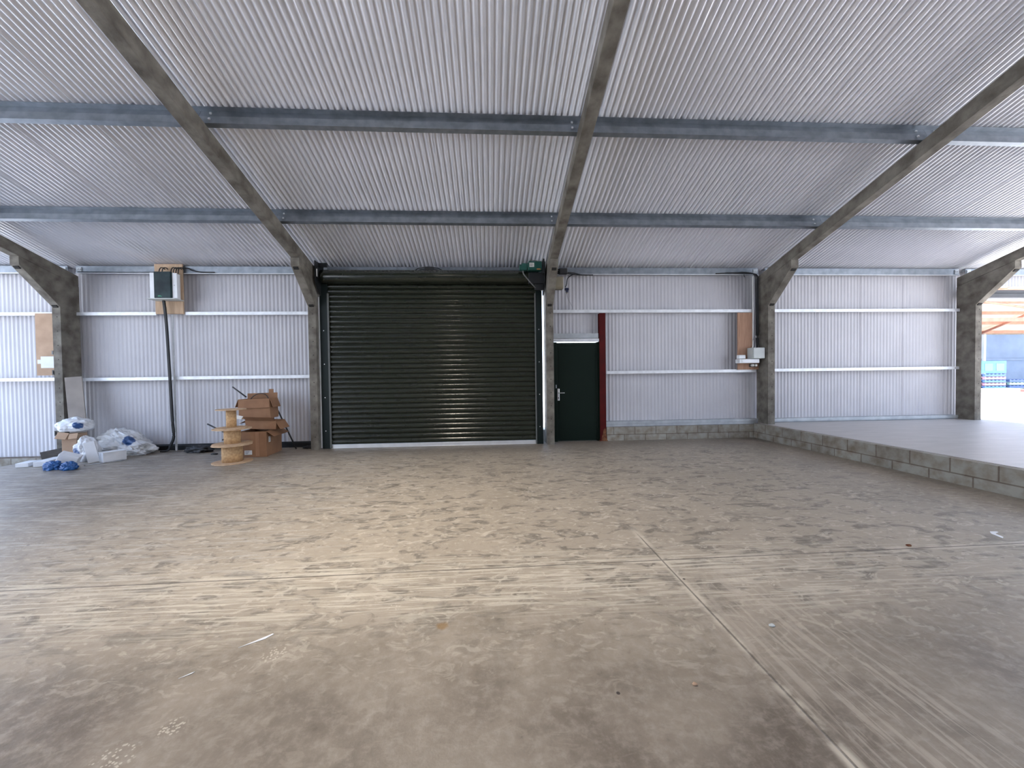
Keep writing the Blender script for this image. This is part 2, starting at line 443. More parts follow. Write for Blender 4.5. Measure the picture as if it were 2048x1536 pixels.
# ------------------------------------------------------------------ concrete portal frames
flabel = ['concrete portal frame with grey board leaning on it, behind the heap of plastic sacks',
          'concrete portal frame at the left jamb of the dark green roller shutter',
          'concrete portal frame between the roller shutter and the green door',
          'concrete portal frame standing at the corner of the raised floor, grey box beside it',
          'concrete portal frame next to the open doorway on the raised floor']
W2 = .0727
for k, fx in enumerate(FR):
    zb = (LOW, 0, 0, STEP, STEP)[k]
    zb = (LOW if k == 0 else zb)
    e = thing('portal_frame', flabel[k], 'concrete frame', (fx, -.24, zb), 'concrete portal frames')
    yk, yn = -.408, -1.01
    bm = NB()
    out = [(-.07, zb), (yk, zb), (yk, 2.757), (yn, 3.36), (yn, zu(yn)-.004), (-.07, zu(-.07)-.004)]
    extrude_x(bm, out, fx-W2, fx+W2)
    z = zb+.25
    while z < 2.70:                          # bolt holes up the front face
        disc_cyl(bm, .0095, .004, (fx+.012, yk-.0015, z), 'y', 10, 1); z += .262
    col = obj('column', bm, [M_conc, M_hole], e, bevel=.007)
    for py, pz in ((yk-.012, 2.762), (yn+.035, 3.318)):     # bolt pockets at the foot and the head of the haunch
        bm = NB(); rbox(bm, (fx, py, pz), (.085,.05,.021), (-.75,0,0)); subpart('bolt_pocket', bm, M_hole, col, e)
    bm = NB()
    ys = [-.07+(YR+.07)*i/24 for i in range(25)]
    bot = [(y, zu(y)+(.006*noise.noise((y*2.1, fx, 0)) if 0 < i < 24 else 0)) for i, y in enumerate(ys)]
    top = [(y, zu(y)+.195+(.008*noise.noise((y*2.7, fx+9, 3)) if 0 < i < 24 else 0)) for i, y in enumerate(ys)]
    extrude_x(bm, bot+top[::-1], fx-W2, fx+W2)
    obj('rafter', bm, M_conc, e, bevel=.006)
    bm = NB()
    extrude_x(bm, [(2*YR-y, z) for y, z in out], fx-W2, fx+W2); obj('column', bm, M_conc, e)
    bm = NB(); extrude_x(bm, [(2*YR-y, z) for y, z in bot+top[::-1]], fx-W2, fx+W2); obj('rafter', bm, M_conc, e)

# ------------------------------------------------------------------ eaves beam, sheeting rails, purlins
bays = [(XL, -2*BAY), (-2*BAY, -BAY), (-BAY, 0), (0, BAY), (BAY, 2*BAY), (2*BAY, XR)]
bname = ['in the far left bay', 'above the fuse board', 'over the roller shutter', 'over the green door',
         'over the raised floor', 'over the open doorway on the right']
for i, (a, b_) in enumerate(bays):
    x0, x1 = a+W2+.004, b_-W2-.004
    e = thing('eaves_purlin', 'galvanised eaves purlin '+bname[i]+', where roof meets wall', 'steel purlin', ((a+b_)/2, -.1, 3.44), 'eaves purlins')
    bm = NB(); strip(bm, [(-.02,3.562),(-.115,3.585),(-.115,3.452),(-.04,3.452)], .004, x0, x1); obj('channel', bm, M_galv, e)
    bm = NB(); box(bm, x0, x1, -.135, -.115, 3.438, 3.451); obj('bottom_lip', bm, M_galvlite, e)
    for xx in (x0+.02, x1-.11):
        bm = NB(); box(bm, xx, xx+.09, -.128, -.116, 3.47, 3.56); cl = obj('cleat', bm, M_galvdull, e)
        for dx in (.025, .065):
            bm = NB(); disc_cyl(bm, .009, .010, (xx+dx, -.138, 3.52), 'y', 8); subpart('bolt', bm, M_galvlite, cl, e)

def rail(x0, x1, z, label):
    bm = NB(); strip(bm, [(-.015,z+.03),(-.015,z+.062),(-.14,z+.062),(-.14,z),(-.126,z)], .003, x0, x1)
    o = obj('sheeting_rail', bm, M_galvlite, loc=((x0+x1)/2, -.14, z)); tag(o, label, 'steel rail', 'galvanised sheeting rails')
rail(XL+.05, -9.225, 2.640, 'upper white sheeting rail in the far left bay, above the pale plywood panel')
rail(XL+.05, -9.225, 1.395, 'lower white sheeting rail in the far left bay, below the pale plywood panel')
rail(-9.06, -7.61, 2.638, 'short upper white sheeting rail running up to the fuse board from the left')
rail(-7.07, -4.65, 2.638, 'upper white sheeting rail between the fuse board and the roller shutter')
rail(-9.06, -7.352, 1.382, 'lower white sheeting rail left of the black cable drop')
rail(-7.345, -4.65, 1.388, 'lower white sheeting rail right of the black cable drop, above the reels')
rail(.08, 4.34, 2.655, 'long upper white sheeting rail over the green door and red post')
rail(1.215, 4.43, 1.390, 'lower white sheeting rail between the red post and the grey box')
rail(4.655, 9.06, 2.655, 'upper white sheeting rail on the wall of the raised floor')
rail(4.655, 9.06, 1.395, 'lower white sheeting rail on the wall of the raised floor')
e = thing('door_header', 'grey steel header beam across the top of the open doorway at the right', 'steel beam', (10.1,-.05,2.96), None)
bm = NB(); strip(bm, [(-.01,3.13),(-.10,3.13),(-.10,3.06),(-.01,3.06)], .004, 9.225, XR); obj('upper_channel', bm, M_steelgrey, e)
bm = NB(); strip(bm, [(-.01,3.05),(-.12,3.05),(-.12,2.96),(-.01,2.96)], .004, 9.225, XR); obj('lower_channel', bm, M_steelgrey, e)

nrm = Vector((SL, 1)).normalized()           # (y, z) normal of the slope, pointing up
dwn = Vector((1, -SL)).normalized()          # down the slope, towards the wall
def purlin(i, yp, which):
    a, b_ = bays[i]
    x0, x1 = a+.002, b_-.002
    o0 = Vector((yp, zu(yp)+.20))
    def q(u, n): v = o0+dwn*u+nrm*n; return (v.x, v.y)
    e = thing('roof_purlin', which+' galvanised purlin up from the eaves, '+bname[i], 'steel purlin', ((a+b_)/2, yp, zu(yp)+.20), 'roof purlins')
    bm = NB(); strip(bm, [q(-.050,.172),q(.010,.172),q(.002,.092),q(.002,.088),q(.016,.012)], .003, x0, x1); obj('web', bm, M_galv, e)
    bm = NB(); strip(bm, [q(.016,.012),q(.016,.001),q(.078,.001),q(.078,.018)], .003, x0, x1); obj('bottom_flange', bm, M_galv, e)
    for xx in (x0+W2+.02, x1-W2-.09):
        for n_ in (.045, .13):
            bm = NB(); v = o0+nrm*n_; rbox(bm, (xx+.03, v.x-.004, v.y), (.022,.014,.022), (-.3,0,0)); obj('bolt_head', bm, M_galvlite, e)
for i in range(6):
    purlin(i, -1.615, 'first'); purlin(i, -3.215, 'second')
purlin(2, -4.815, 'third')

# ------------------------------------------------------------------ roller shutter
e = thing('roller_shutter', 'dark green steel roller shutter, closed, with silver bottom bar', 'roller shutter', (-2.29,-.26,0))
x0, x1 = -4.325, -.262
bm = NB()
prof = []
z = .075; SP = .0985
while z < 3.28:
    prof += [(-.252,z),(-.259,z+.003)]
    for j in range(9):
        t = j/8; prof.append((-.259-.017*math.sin(PI*(.10+.90*t)), z+.006+(SP-.016)*t))
    prof += [(-.257,z+SP-.007),(-.247,z+SP-.004)]
    z += SP
nx = 60
grid = []
for i in range(nx+1):
    x = x0+(x1-x0)*i/nx
    grid.append([bm.verts.new((x, y+.0016*noise.noise((x*1.4, zz*7.0, 1.0)), zz)) for y, zz in prof])
for a, b_ in zip(grid, grid[1:]):
    for j in range(len(prof)-1):
        bm.faces.new((a[j], b_[j], b_[j+1], a[j+1])).smooth = True
obj('slat_curtain', bm, M_shut, e)
bm = NB(); box(bm, x0+.01, x1-.01, -.275, -.245, .006, .074); box(bm, x0+.01, x1-.01, -.282, -.24, .0, .012); obj('bottom_bar', bm, M_alu, e, bevel=.004)
bm = NB(); lathe(bm, [(0,-4.385),(.128,-4.385),(.132,-4.3),(.132,-.30),(.128,-.22),(0,-.22)], (0,-.375,3.318), 'x', 40); obj('barrel', bm, M_shut, e)
for s, (ga, gb, la, lb) in enumerate(((-4.468,-4.325,-4.325,-4.297),(-.262,-.137,-.288,-.264))):
    bm = NB(); box(bm, ga, gb, -.30, -.19, 0, 3.24)
    for zz in (.35, 1.0, 1.65, 2.3): disc_cyl(bm, .010, .006, ((ga+gb)/2-.005, -.306, zz), 'y', 10, 1)
    g = obj('guide_rail', bm, [M_dgreen, M_chrome], e, bevel=.004)
    bm = NB(); box(bm, la, lb, -.308, -.284, .01, 3.02); subpart('guide_seal', bm, M_ltstrip, g, e)
bm = NB(); box(bm, -4.490, -4.472, -.315, -.30, .02, 2.95); obj('jamb_angle', bm, M_galvlite, e)
for xa, xb in ((-4.455,-4.435),(-.118,-.098)):
    bm = NB(); extrude_x(bm, [(-.145,3.59),(-.53,3.59),(-.53,3.20),(-.34,2.98),(-.20,2.98)], xa, xb); obj('end_plate', bm, M_blacksteel, e, bevel=.004)
bm = NB(); box(bm, -4.43, -4.28, -.40, -.36, 3.50, 3.58); box(bm, -4.42, -4.395, -.50, -.42, 3.28, 3.46); obj('bearing_bracket', bm, M_blacksteel, e, bevel=.004)
bm = NB(); box(bm, -4.415, -4.402, -.535, -.52, 3.29, 3.43); obj('limit_strip', bm, M_whitecable, e)
bm = NB(); box(bm, -4.465, -.14, -.235, -.0, 3.235, 3.243); obj('light_baffle', bm, M_blacksteel, e)  # added baffle: stops yard light rising behind the curtain onto the ceiling
# drive motor on the right
bm = NB()
disc_cyl(bm, .082, .27, (-.445,-.56,3.470), 'x', 28); disc_cyl(bm, .088, .025, (-.30,-.56,3.470), 'x', 28)
box(bm, -.43, -.18, -.645, -.50, 3.388, 3.555)
mo = obj('motor', bm, M_motor, e, bevel=.006)
bm = NB(); disc_cyl(bm, .060, .15, (-.60,-.56,3.455), 'x', 20); box(bm, -.56, -.46, -.62, -.50, 3.395, 3.525); subpart('brake_housing', bm, M_motor, mo, e, bevel=.005)
bm = NB(); box(bm, -.415, -.325, -.650, -.646, 3.445, 3.525)
for zz, w in ((3.505,.06),(3.490,.07),(3.475,.05),(3.462,.066)):
    box(bm, -.408, -.408+w, -.6515, -.650, zz, zz+.005, None, 1)
subpart('rating_plate', bm, [M_paper, M_print], mo, e)
bm = NB(); box(bm, -.275, -.205, -.650, -.646, 3.395, 3.415); subpart('warning_sticker', bm, M_orange, mo, e)
bm = NB(); box(bm, -.26, -.21, -.64, -.56, 3.555, 3.565); tube(bm, [(-.43,-.60,3.56),(-.36,-.6,3.585),(-.25,-.55,3.585),(-.17,-.5,3.60)], .007, 6); subpart('release_lever', bm, M_wire, mo, e)
bm = NB(); tube(bm, [(-.53,-.56,3.40),(-.52,-.57,3.33),(-.45,-.57,3.24),(-.34,-.55,3.12),(-.25,-.45,3.07),(-.15,-.36,3.06)], .011, 8); obj('motor_cable', bm, M_wire, e)
bm = NB(); box(bm, -.42, -.12, -.52, -.40, 3.16, 3.38); box(bm, -.30, -.12, -.50, -.42, 3.04, 3.16); obj('gearbox', bm, M_blacksteel, e, bevel=.01)
bm = NB(); extrude_x(bm, [(-.40,3.33),(-.66,3.33),(-.66,3.60),(-.40,3.60)], -.155, -.125)
for yy, zz in ((-.64,3.38),(-.64,3.46),(-.64,3.55)): disc_cyl(bm, .012, .012, (-.165,yy,zz), 'x', 10)
obj('motor_plate', bm, M_blacksteel, e, bevel=.004)

# cable joint lying over the barrel, midway along the shutter
e = thing('cable_bundle', 'black cable hump looped over the middle of the shutter barrel', 'cable', (-2.36,-.25,3.45))
bm = NB(); box(bm, -2.45, -2.27, -.30, -.20, 3.470, 3.545); obj('joint_box', bm, M_black, e, bevel=.012)
for pts in ([(-2.66,-.25,3.462),(-2.58,-.25,3.52),(-2.44,-.26,3.535)], [(-2.62,-.22,3.462),(-2.55,-.23,3.50),(-2.44,-.24,3.51)],
            [(-2.28,-.26,3.535),(-2.18,-.25,3.52),(-2.08,-.25,3.462)], [(-2.28,-.24,3.50),(-2.2,-.24,3.495),(-2.13,-.24,3.462)]):
    bm = NB(); tube(bm, pts, .010, 8); obj('cable', bm, M_black, e)

# ------------------------------------------------------------------ personnel door and its surround
bm = NB()
box(bm, .125, .19, -.10, -.01, 0, 2.06); box(bm, 1.03, 1.095, -.10, -.01, 0, 2.06); box(bm, .19, 1.03, -.10, -.01, 1.995, 2.045)
fr = struct('door_1', bm, M_door, bevel=.004, label='dark green steel door beside the roller shutter, closed')
bm = NB(); box(bm, .193, 1.027, -.085, -.04, .012, 1.993); box(bm, .23, .99, -.088, -.084, .06, 1.95)
lf = obj('door_leaf', bm, M_door, bevel=.004); lf.parent = fr
bm = NB(); extrude_z(bm, [(.215+.022*math.cos(a*PI/8), 0+.0) for a in range(0)] or [(.193,-.098),(.237,-.098),(.237,-.086),(.193,-.086)], .85, 1.10)
hp = obj('handle_plate', bm, M_chrome, bevel=.010); hp.parent = fr
bm = NB(); tube(bm, [(.215,-.098,1.012),(.215,-.135,1.012),(.235,-.145,1.012),(.335,-.145,1.012)], .009, 8, 4); hd = obj('door_handle', bm, M_chrome); hd.parent = fr
bm = NB(); disc_cyl(bm, .010, .012, (.215,-.110,.915), 'y', 12); box(bm, .209, .221, -.104, -.095, .89, .915); kh = obj('lock_cylinder', bm, M_hole); kh.parent = fr
bm = NB(); box(bm, .160, .178, -.108, -.098, 1.11, 1.18); lk = obj('strike_plate', bm, M_galvdull); lk.parent = fr

bm = NB(); strip(bm, [(-.02,2.235),(-.125,2.235),(-.125,2.135),(-.03,2.135)], .003, .078, 1.055)
o = obj('head_rail', bm, M_galvdull, loc=(.57,-.12,2.135)); tag(o, 'dull grey head channel above the green door, below a short panel of white sheet', 'steel rail')
bm = NB(); strip(bm, [(-.02,2.118),(-.145,2.124),(-.145,2.066),(-.135,2.062)], .003, .09, 1.062)
o = obj('drip_flashing', bm, M_galvlite, loc=(.6,-.14,2.076)); tag(o, 'pale folded flashing directly over the green door', 'flashing')
e = thing('steel_post', 'dark red steel post with corroded foot, right of the green door', 'post', (1.135,-.10,0))
bm = NB()
extrude_z(bm, [(1.068,-.15),(1.198,-.15),(1.198,-.142),(1.137,-.142),(1.137,-.058),(1.198,-.058),(1.198,-.05),(1.068,-.05),(1.068,-.058),(1.129,-.058),(1.129,-.142),(1.068,-.142)], .0, 2.645)
obj('shaft', bm, M_red, e)
bm = NB(); 
pts = [(1.10,0),(1.215,0),(1.21,.10),(1.185,.16),(1.20,.22),(1.17,.27),(1.14,.23),(1.125,.14),(1.105,.09)]
a = [bm.verts.new((x,-.1505,z)) for x, z in pts]; b_ = [bm.verts.new((x,-.1535,z)) for x, z in pts]
for i in range(len(pts)): bm.faces.new((a[i], a[(i+1)%len(pts)], b_[(i+1)%len(pts)], b_[i]))
bm.faces.new(a[::-1]); bm.faces.new(b_); obj('rust_scale', bm, M_rust, e)
bm = NB(); box(bm, 1.06, 1.235, -.154, -.04, 0, .012); obj('base_plate', bm, M_rust, e)

# ------------------------------------------------------------------ fuse board on the left wall
o = obj('plywood_board', (lambda b: (box(b, -7.595, -7.085, -.172, -.142, 2.655, 3.612), b)[1])(NB()), M_ply, loc=(-7.34,-.157,2.655), bevel=.002)
tag(o, 'tan plywood board on the wall carrying the dark-lidded fuse box, up at the eaves', 'board')
e = thing('fuse_box', 'white fuse box with smoked dark lid on the tan plywood board', 'fuse box', (-7.30,-.30,2.91))
bm = NB(); box(bm, -7.55, -7.12, -.34, -.174, 2.915, 3.405); obj('enclosure', bm, M_white, e, bevel=.008)
bm = NB(); box(bm, -7.43, -7.135, -.395, -.342, 2.918, 3.41); ld = obj('lid', bm, M_smoke, e, bevel=.006)
bm = NB(); 
for z, w in ((2.945,.07),(2.958,.05)): box(bm, -7.36, -7.36+w, -.398, -.3955, z, z+.007)
subpart('green_label', bm, mat('green_print', (.05,.30,.16), .6), ld, e)
bm = NB(); box(bm, -7.13, -7.045, -.36, -.342, 2.92, 3.39); disc_cyl(bm, .007, .006, (-7.09,-.366,3.16), 'y', 8, 1); obj('side_cover', bm, [M_white, M_hole], e, bevel=.004)
bm = NB(); box(bm, -7.56, -7.06, -.41, -.175, 2.898, 2.912); obj('gland_plate', bm, M_greybox, e)
for xx in (-7.42,-7.365,-7.205,-7.16,-7.115,-7.075):
    bm = NB(); tube(bm, [(xx-.012,-.27,3.400),(xx-.006,-.268,3.47),(xx+.004,-.245,3.520),(xx+.018,-.205,3.528),(xx+.022,-.178,3.505)], .0085, 8); obj('cable_tail', bm, M_black, e)
e = thing('cable_drop', 'thick black cables dropping from the fuse box down to the floor', 'cable', (-7.35,-.24,0))
for dx, dy in ((0,-.02),(.026,-.03),(.012,.0)):
    bm = NB(); tube(bm, [(-7.375+dx,-.25+dy,2.893),(-7.372+dx,-.23+dy,2.70),(-7.365+dx,-.21+dy,2.30),(-7.345+dx,-.20+dy,1.42),(-7.33+dx,-.19+dy,.60),(-7.315+dx,-.19+dy,.30),(-7.36+dx,-.20+dy,.14),(-7.41+dx,-.21+dy,.035),(-7.52+dx*2,-.22+dy*2,.018)], .014, 8); obj('cable', bm, M_black, e)
o = obj('conduit_strip', (lambda b: (extrude_z(b, [(-7.315,-.165),(-7.285,-.165),(-7.285,-.145),(-7.288,-.145),(-7.288,-.160),(-7.312,-.160),(-7.312,-.145),(-7.315,-.145)], .01, 2.64), b)[1])(NB()), M_galvlite, loc=(-7.30,-.155,0))
tag(o, 'narrow galvanised upright channel behind the black cables of the fuse box', 'channel')
bm = NB(); tube(bm, [(-9.0,-.15,3.468),(-8.6,-.15,3.462),(-8.1,-.15,3.458),(-7.62,-.15,3.462)], .006, 6)
o = obj('black_cable', bm, M_black, loc=(-8.3,-.15,3.46)); tag(o, 'thin black cable along the eaves purlin left of the fuse box', 'cable')
bm = NB(); tube(bm, [(-7.08,-.155,3.55),(-6.97,-.16,3.53),(-6.90,-.16,3.49),(-6.75,-.15,3.465),(-6.5,-.15,3.46)], .012, 6)
bmx = NB(); 
o = obj('black_cable', bm, M_black, loc=(-6.8,-.15,3.46)); tag(o, 'black cable sagging from the plywood board to the eaves purlin, right of the fuse box', 'cable')
bmx.free()

# ------------------------------------------------------------------ far left bay
o = obj('plywood_board', (lambda b: (box(b, -9.77, -9.24, -.172, -.144, 1.50, 2.675), b)[1])(NB()), M_card2, loc=(-9.5,-.158,1.5), bevel=.002)
tag(o, 'pale plywood board between two rails behind the leftmost concrete column', 'board')
o = obj('plastic_sheet', (lambda b: (box(b, -9.68, -9.24, -.185, -.175, 1.64, 1.86), box(b, -9.74, -9.60, -.184, -.176, 1.72, 1.80), b)[2])(NB()), M_foam, loc=(-9.46,-.18,1.64), bevel=.004)
tag(o, 'small pale plastic sheet fixed on the pale plywood board', 'plastic sheet')
e = thing('wall_socket', 'grey cable and small socket hanging on the leftmost concrete column', 'socket', (-9.228,-.38,1.88))
bm = NB(); tube(bm, [(-9.2225,-.385,2.50),(-9.2245,-.386,2.3),(-9.2245,-.386,2.0),(-9.2245,-.386,1.95)], .007, 6); obj('cable', bm, M_wire, e)
bm = NB(); box(bm, -9.245, -9.2175, -.41, -.36, 1.88, 1.95); obj('socket', bm, M_wire, e, bevel=.004)
for zz, lab in ((1.50,'dark steel cleat on the left side of the leftmost column, below the socket'), (.375,'dark steel cleat low on the leftmost column, just above the dark timber')):
    bm = NB(); box(bm, -9.245, -9.2145, -.41, -.33, zz, zz+.095); box(bm, -9.2285, -9.2145, -.42, -.30, zz+.02, zz+.075)
    o = obj('steel_cleat', bm, M_blacksteel, loc=(-9.23,-.37,zz)); tag(o, lab, 'bracket', 'steel cleats on the column')

# ------------------------------------------------------------------ right: board, boxes, cables
o = obj('plywood_board', (lambda b: (box(b, 4.015, 4.33, -.172, -.144, 1.445, 2.640), box(b, 4.33, 4.47, -.172, -.144, 1.445, 1.60), b)[2])(NB()), M_ply2, loc=(4.2,-.158,1.445), bevel=.002)
tag(o, 'reddish plywood board between the rails left of the concrete column by the raised floor', 'board')
e = thing('isolator_box', 'square grey electrical box mounted beside the reddish plywood board', 'electrical box', (4.34,-.27,1.66))
bm = NB(); box(bm, 4.215, 4.475, -.345, -.174, 1.668, 1.895); obj('enclosure', bm, M_greybox, e, bevel=.006)
bm = NB(); box(bm, 4.223, 4.467, -.362, -.347, 1.676, 1.887); obj('lid', bm, M_greybox, e, bevel=.006)
o = obj('junction_box', (lambda b: (box(b, 3.985, 4.135, -.24, -.174, 1.672, 1.75), box(b, 3.990, 4.13, -.25, -.24, 1.678, 1.744), b)[2])(NB()), M_white, loc=(4.06,-.2,1.67), bevel=.005)
tag(o, 'small white junction box left of the square grey electrical box', 'electrical box')
e = thing('trunking', 'short white plastic trunking under the square grey electrical box', 'trunking', (4.17,-.25,1.575))
bm = NB(); box(bm, 3.955, 4.385, -.315, -.174, 1.578, 1.662); obj('body', bm, M_white, e, bevel=.010)
bm = NB(); box(bm, 4.00, 4.008, -.318, -.3155, 1.59, 1.65); box(bm, 4.02, 4.025, -.318, -.3155, 1.60, 1.62); obj('moulding_mark', bm, M_greybox, e)
e = thing('twin_socket', 'pair of small pale sockets below the white trunking', 'socket', (4.33,-.2,1.50))
bm = NB(); box(bm, 4.26, 4.40, -.20, -.174, 1.50, 1.565); obj('mount', bm, M_dkboard, e)
for xx in (4.295, 4.365):
    bm = NB(); disc_cyl(bm, .026, .05, (xx,-.25,1.533), 'y', 16); obj('plug_cap', bm, M_paper, e, bevel=.004)
o = obj('conduit', (lambda b: (tube(b, [(4.345,-.17,3.40),(4.350,-.17,2.6),(4.347,-.17,2.1),(4.33,-.19,1.94),(4.30,-.22,1.90)], .011, 8), b)[1])(NB()), M_whitecable, loc=(4.34,-.17,1.9))
tag(o, 'thin white conduit rising beside the concrete column to the eaves', 'conduit')
e = thing('cable_drop', 'black cables dropping from the eaves purlin to the square grey electrical box', 'cable', (4.38,-.18,1.9))
for k, dx in enumerate((0,.028,.055)):
    bm = NB(); tube(bm, [(3.55+.1*k,-.152,3.462+.006*k),(3.9,-.156,3.475),(4.20,-.17,3.480-.01*k),(4.355+dx,-.20,3.42),(4.378+dx,-.20,3.2),(4.388+dx*.9,-.20,2.6),(4.390+dx*.9,-.20,2.1),(4.365+dx*1.2,-.25,1.898)], .0105, 8); obj('cable', bm, M_black, e)
bm = NB(); tube(bm, [(4.16,-.155,3.44),(4.165,-.158,3.40),(4.18,-.155,3.39)], .006, 6); obj('cable_end', bm, M_black, e)

# cables and boxes on the right of the middle frame
e = thing('adaptor_block', 'black plug block with cables on the eaves purlin beside the middle column', 'plug', (.30,-.19,3.42))
bm = NB(); box(bm, .235, .405, -.235, -.140, 3.428, 3.545); obj('block', bm, M_black, e, bevel=.015)
for zz in (3.525, 3.485, 3.445):
    bm = NB(); tube(bm, [(.085,-.19,zz),(.15,-.19,zz+.004),(.24,-.19,zz)], .012, 8); obj('cable', bm, M_black, e)
bm = NB(); tube(bm, [(.40,-.19,3.465),(.55,-.17,3.46),(.70,-.15,3.43),(.95,-.145,3.428)], .012, 8); obj('cable', bm, M_black, e)
bm = NB(); tube(bm, [(.40,-.19,3.445),(.6,-.165,3.425),(.85,-.15,3.422)], .010, 8); obj('cable', bm, M_black, e)
e = thing('hanging_plug', 'small dark blue plug hanging on a black flex beside the middle column', 'plug', (.38,-.21,3.05))
bm = NB(); tube(bm, [(.56,-.26,3.405),(.49,-.25,3.40),(.41,-.20,3.34),(.385,-.21,3.22),(.355,-.215,3.16)], .010, 8); obj('flex', bm, M_black, e)
bm = NB(); box(bm, .345, .425, -.245, -.185, 3.095, 3.145); box(bm, .365, .415, -.24, -.19, 3.055, 3.095); obj('plug_body', bm, mat('navy_plug', (.012,.018,.06), .4), e, bevel=.008)
bm = NB(); disc_cyl(bm, .012, .03, (.388,-.215,3.03), 'z', 10); obj('plug_tip', bm, M_beige, e)
bm = NB(); tube(bm, [(.388,-.215,3.03),(.40,-.20,2.97),(.45,-.17,2.88),(.50,-.15,2.80),(.515,-.145,2.75),(.50,-.145,2.718)], .0028, 6); obj('thin_wire', bm, M_wire, e)
e = thing('wall_box', 'beige box fixed to the side of the middle concrete column near the eaves', 'box', (.20,-.23,3.09))
bm = NB(); box(bm, .078, .30, -.33, -.17, 3.105, 3.355); obj('casing', bm, M_beige, e, bevel=.018)
bm = NB(); box(bm, .10, .28, -.345, -.332, 3.13, 3.33); obj('cover', bm, M_beige, e, bevel=.01)

# ------------------------------------------------------------------ cable reels
def reel(z0, h, rf, rf2, rd, label, cx=-5.50, cy=-1.33):
    e = thing('cable_reel', label, 'cable reel', (cx, cy, z0), 'stacked cable reels')
    for zz, rf in ((0, rf), (h-.014, rf2)):
        bm = NB(); lathe(bm, [(.035,zz),(rf,zz),(rf,zz+.014),(.035,zz+.014),(.035,zz)], (cx,cy,z0), 'z', 48, 0, False); obj('flange', bm, M_fib, e)
    bm = NB(); lathe(bm, [(rd-.02,.0145),(rd,.0145),(rd,h-.0145),(rd-.02,h-.0145),(rd-.02,.0145)], (cx,cy,z0), 'z', 48, 0, True); obj('drum', bm, M_chip, e)
reel(.001, .300, .285, .285, .147, 'widest wooden cable reel, at the bottom of the stack of three on the floor')
reel(.303, .262, .280, .275, .118, 'middle chipboard cable reel in the stack of three', -5.495, -1.325)
reel(.567, .318, .225, .215, .072, 'narrow-drum cable reel on top of the stack of three', -5.505, -1.325)

# ------------------------------------------------------------------ cardboard boxes by the reels
def carton(name, label, c, s, rotz, flaps=(), mat_=M_card, tape=False, labels=(), tilt=(0,0), dents=0.012):
    e = thing(name, label, 'box', c)
    R = Matrix.Translation(c) @ Euler((tilt[0],tilt[1],rotz)).to_matrix().to_4x4()
    sx, sy, h = s; t = .006
    bm = NB()
    box(bm, -sx/2, sx/2, -sy/2, -sy/2+t, 0, h, R); box(bm, -sx/2, sx/2, sy/2-t, sy/2, 0, h, R)
    box(bm, -sx/2, -sx/2+t, -sy/2+t, sy/2-t, 0, h, R); box(bm, sx/2-t, sx/2, -sy/2+t, sy/2-t, 0, h, R)
    box(bm, -sx/2+t, sx/2-t, -sy/2+t, sy/2-t, 0, t, R)
    if not flaps: box(bm, -sx/2+t, sx/2-t, -sy/2+t, sy/2-t, h-t, h, R)
    bmesh.ops.subdivide_edges(bm, edges=bm.edges, cuts=3, use_grid_fill=True)
    for v in bm.verts:
        v.co += Vector((noise.noise(v.co*4), noise.noise(v.co*4+Vector((7,0,0))), 0))*dents
    obj('carton', bm, mat_, e)
    for side, ang, ln in flaps:
        bm = NB()
        if side in 'FB':
            sg = -1 if side == 'F' else 1
            F = R @ Matrix.Translation((0, sg*sy/2, h)) @ Matrix.Rotation(-sg*ang, 4, 'X')
            box(bm, -sx/2+.004, sx/2-.004, -.003, .003, 0, ln, F)
        else:
            sg = -1 if side == 'L' else 1
            F = R @ Matrix.Translation((sg*sx/2, 0, h)) @ Matrix.Rotation(sg*ang, 4, 'Y')
            box(bm, -.003, .003, -sy/2+.004, sy/2-.004, 0, ln, F)
        obj('flap', bm, mat_, e)
    if tape:
        bm = NB(); box(bm, -.03, .03, -sy/2-.0025, -sy/2-.001, .02, h-.01, R @ Matrix.Translation((sx*.18,0,0))); obj('tape', bm, M_tape, e)
    for lx, lz, lw, lh, face in labels:
        bm = NB()
        if face == 'F':
            box(bm, lx, lx+lw, -sy/2-dents-.004, -sy/2-dents-.002, lz, lz+lh, R)
            for q in range(3): box(bm, lx+lw*.1, lx+lw*(.45+.1*q), -sy/2-dents-.0055, -sy/2-dents-.004, lz+lh*(.2+.25*q), lz+lh*(.28+.25*q), R, 1)
        else:
            box(bm, sx/2+dents+.002, sx/2+dents+.004, lx, lx+lw, lz, lz+lh, R)
            for q in range(3): box(bm, sx/2+dents+.004, sx/2+dents+.0055, lx+lw*.15, lx+lw*.8, lz+lh*(.2+.25*q), lz+lh*(.28+.25*q), R, 1)
        obj('label', bm, [M_paper, M_print], e)
    return e
carton('cardboard_box', 'large brown cardboard box on the floor right of the cable reels, supporting the others', (-5.42,-.665,.002), (.46,.62,.45), .10,
       flaps=(('R',2.2,.16),('B',1.3,.12)), tape=True, labels=((-.12,.05,.12,.075,'F'),(-.26,.25,.07,.10,'R')))
carton('cardboard_box', 'crushed cardboard box between the large floor box and the open one above it', (-5.36,-.62,.475), (.50,.36,.15), .06,
       flaps=(('F',.9,.12),('R',2.55,.17),('L',2.1,.12)), tilt=(.0,.05), dents=.03)
carton('cardboard_box', 'open cardboard box with folded flaps on top of the pile by the reels', (-5.50,-.56,.655), (.54,.30,.36), .06,
       flaps=(('F',3.0,.165),('R',2.85,.17),('B',.12,.10),('L',2.75,.15)), tilt=(0,-.02))
o = obj('cardboard_strip', (lambda b: (rbox(b, (-5.375,-.372,.822), (.085,.012,.73), (.0,.0,.0)), b)[1])(NB()), M_card, loc=(-5.375,-.385,.457), bevel=.003)
tag(o, 'upright cardboard strip standing up out of the open top box', 'cardboard')
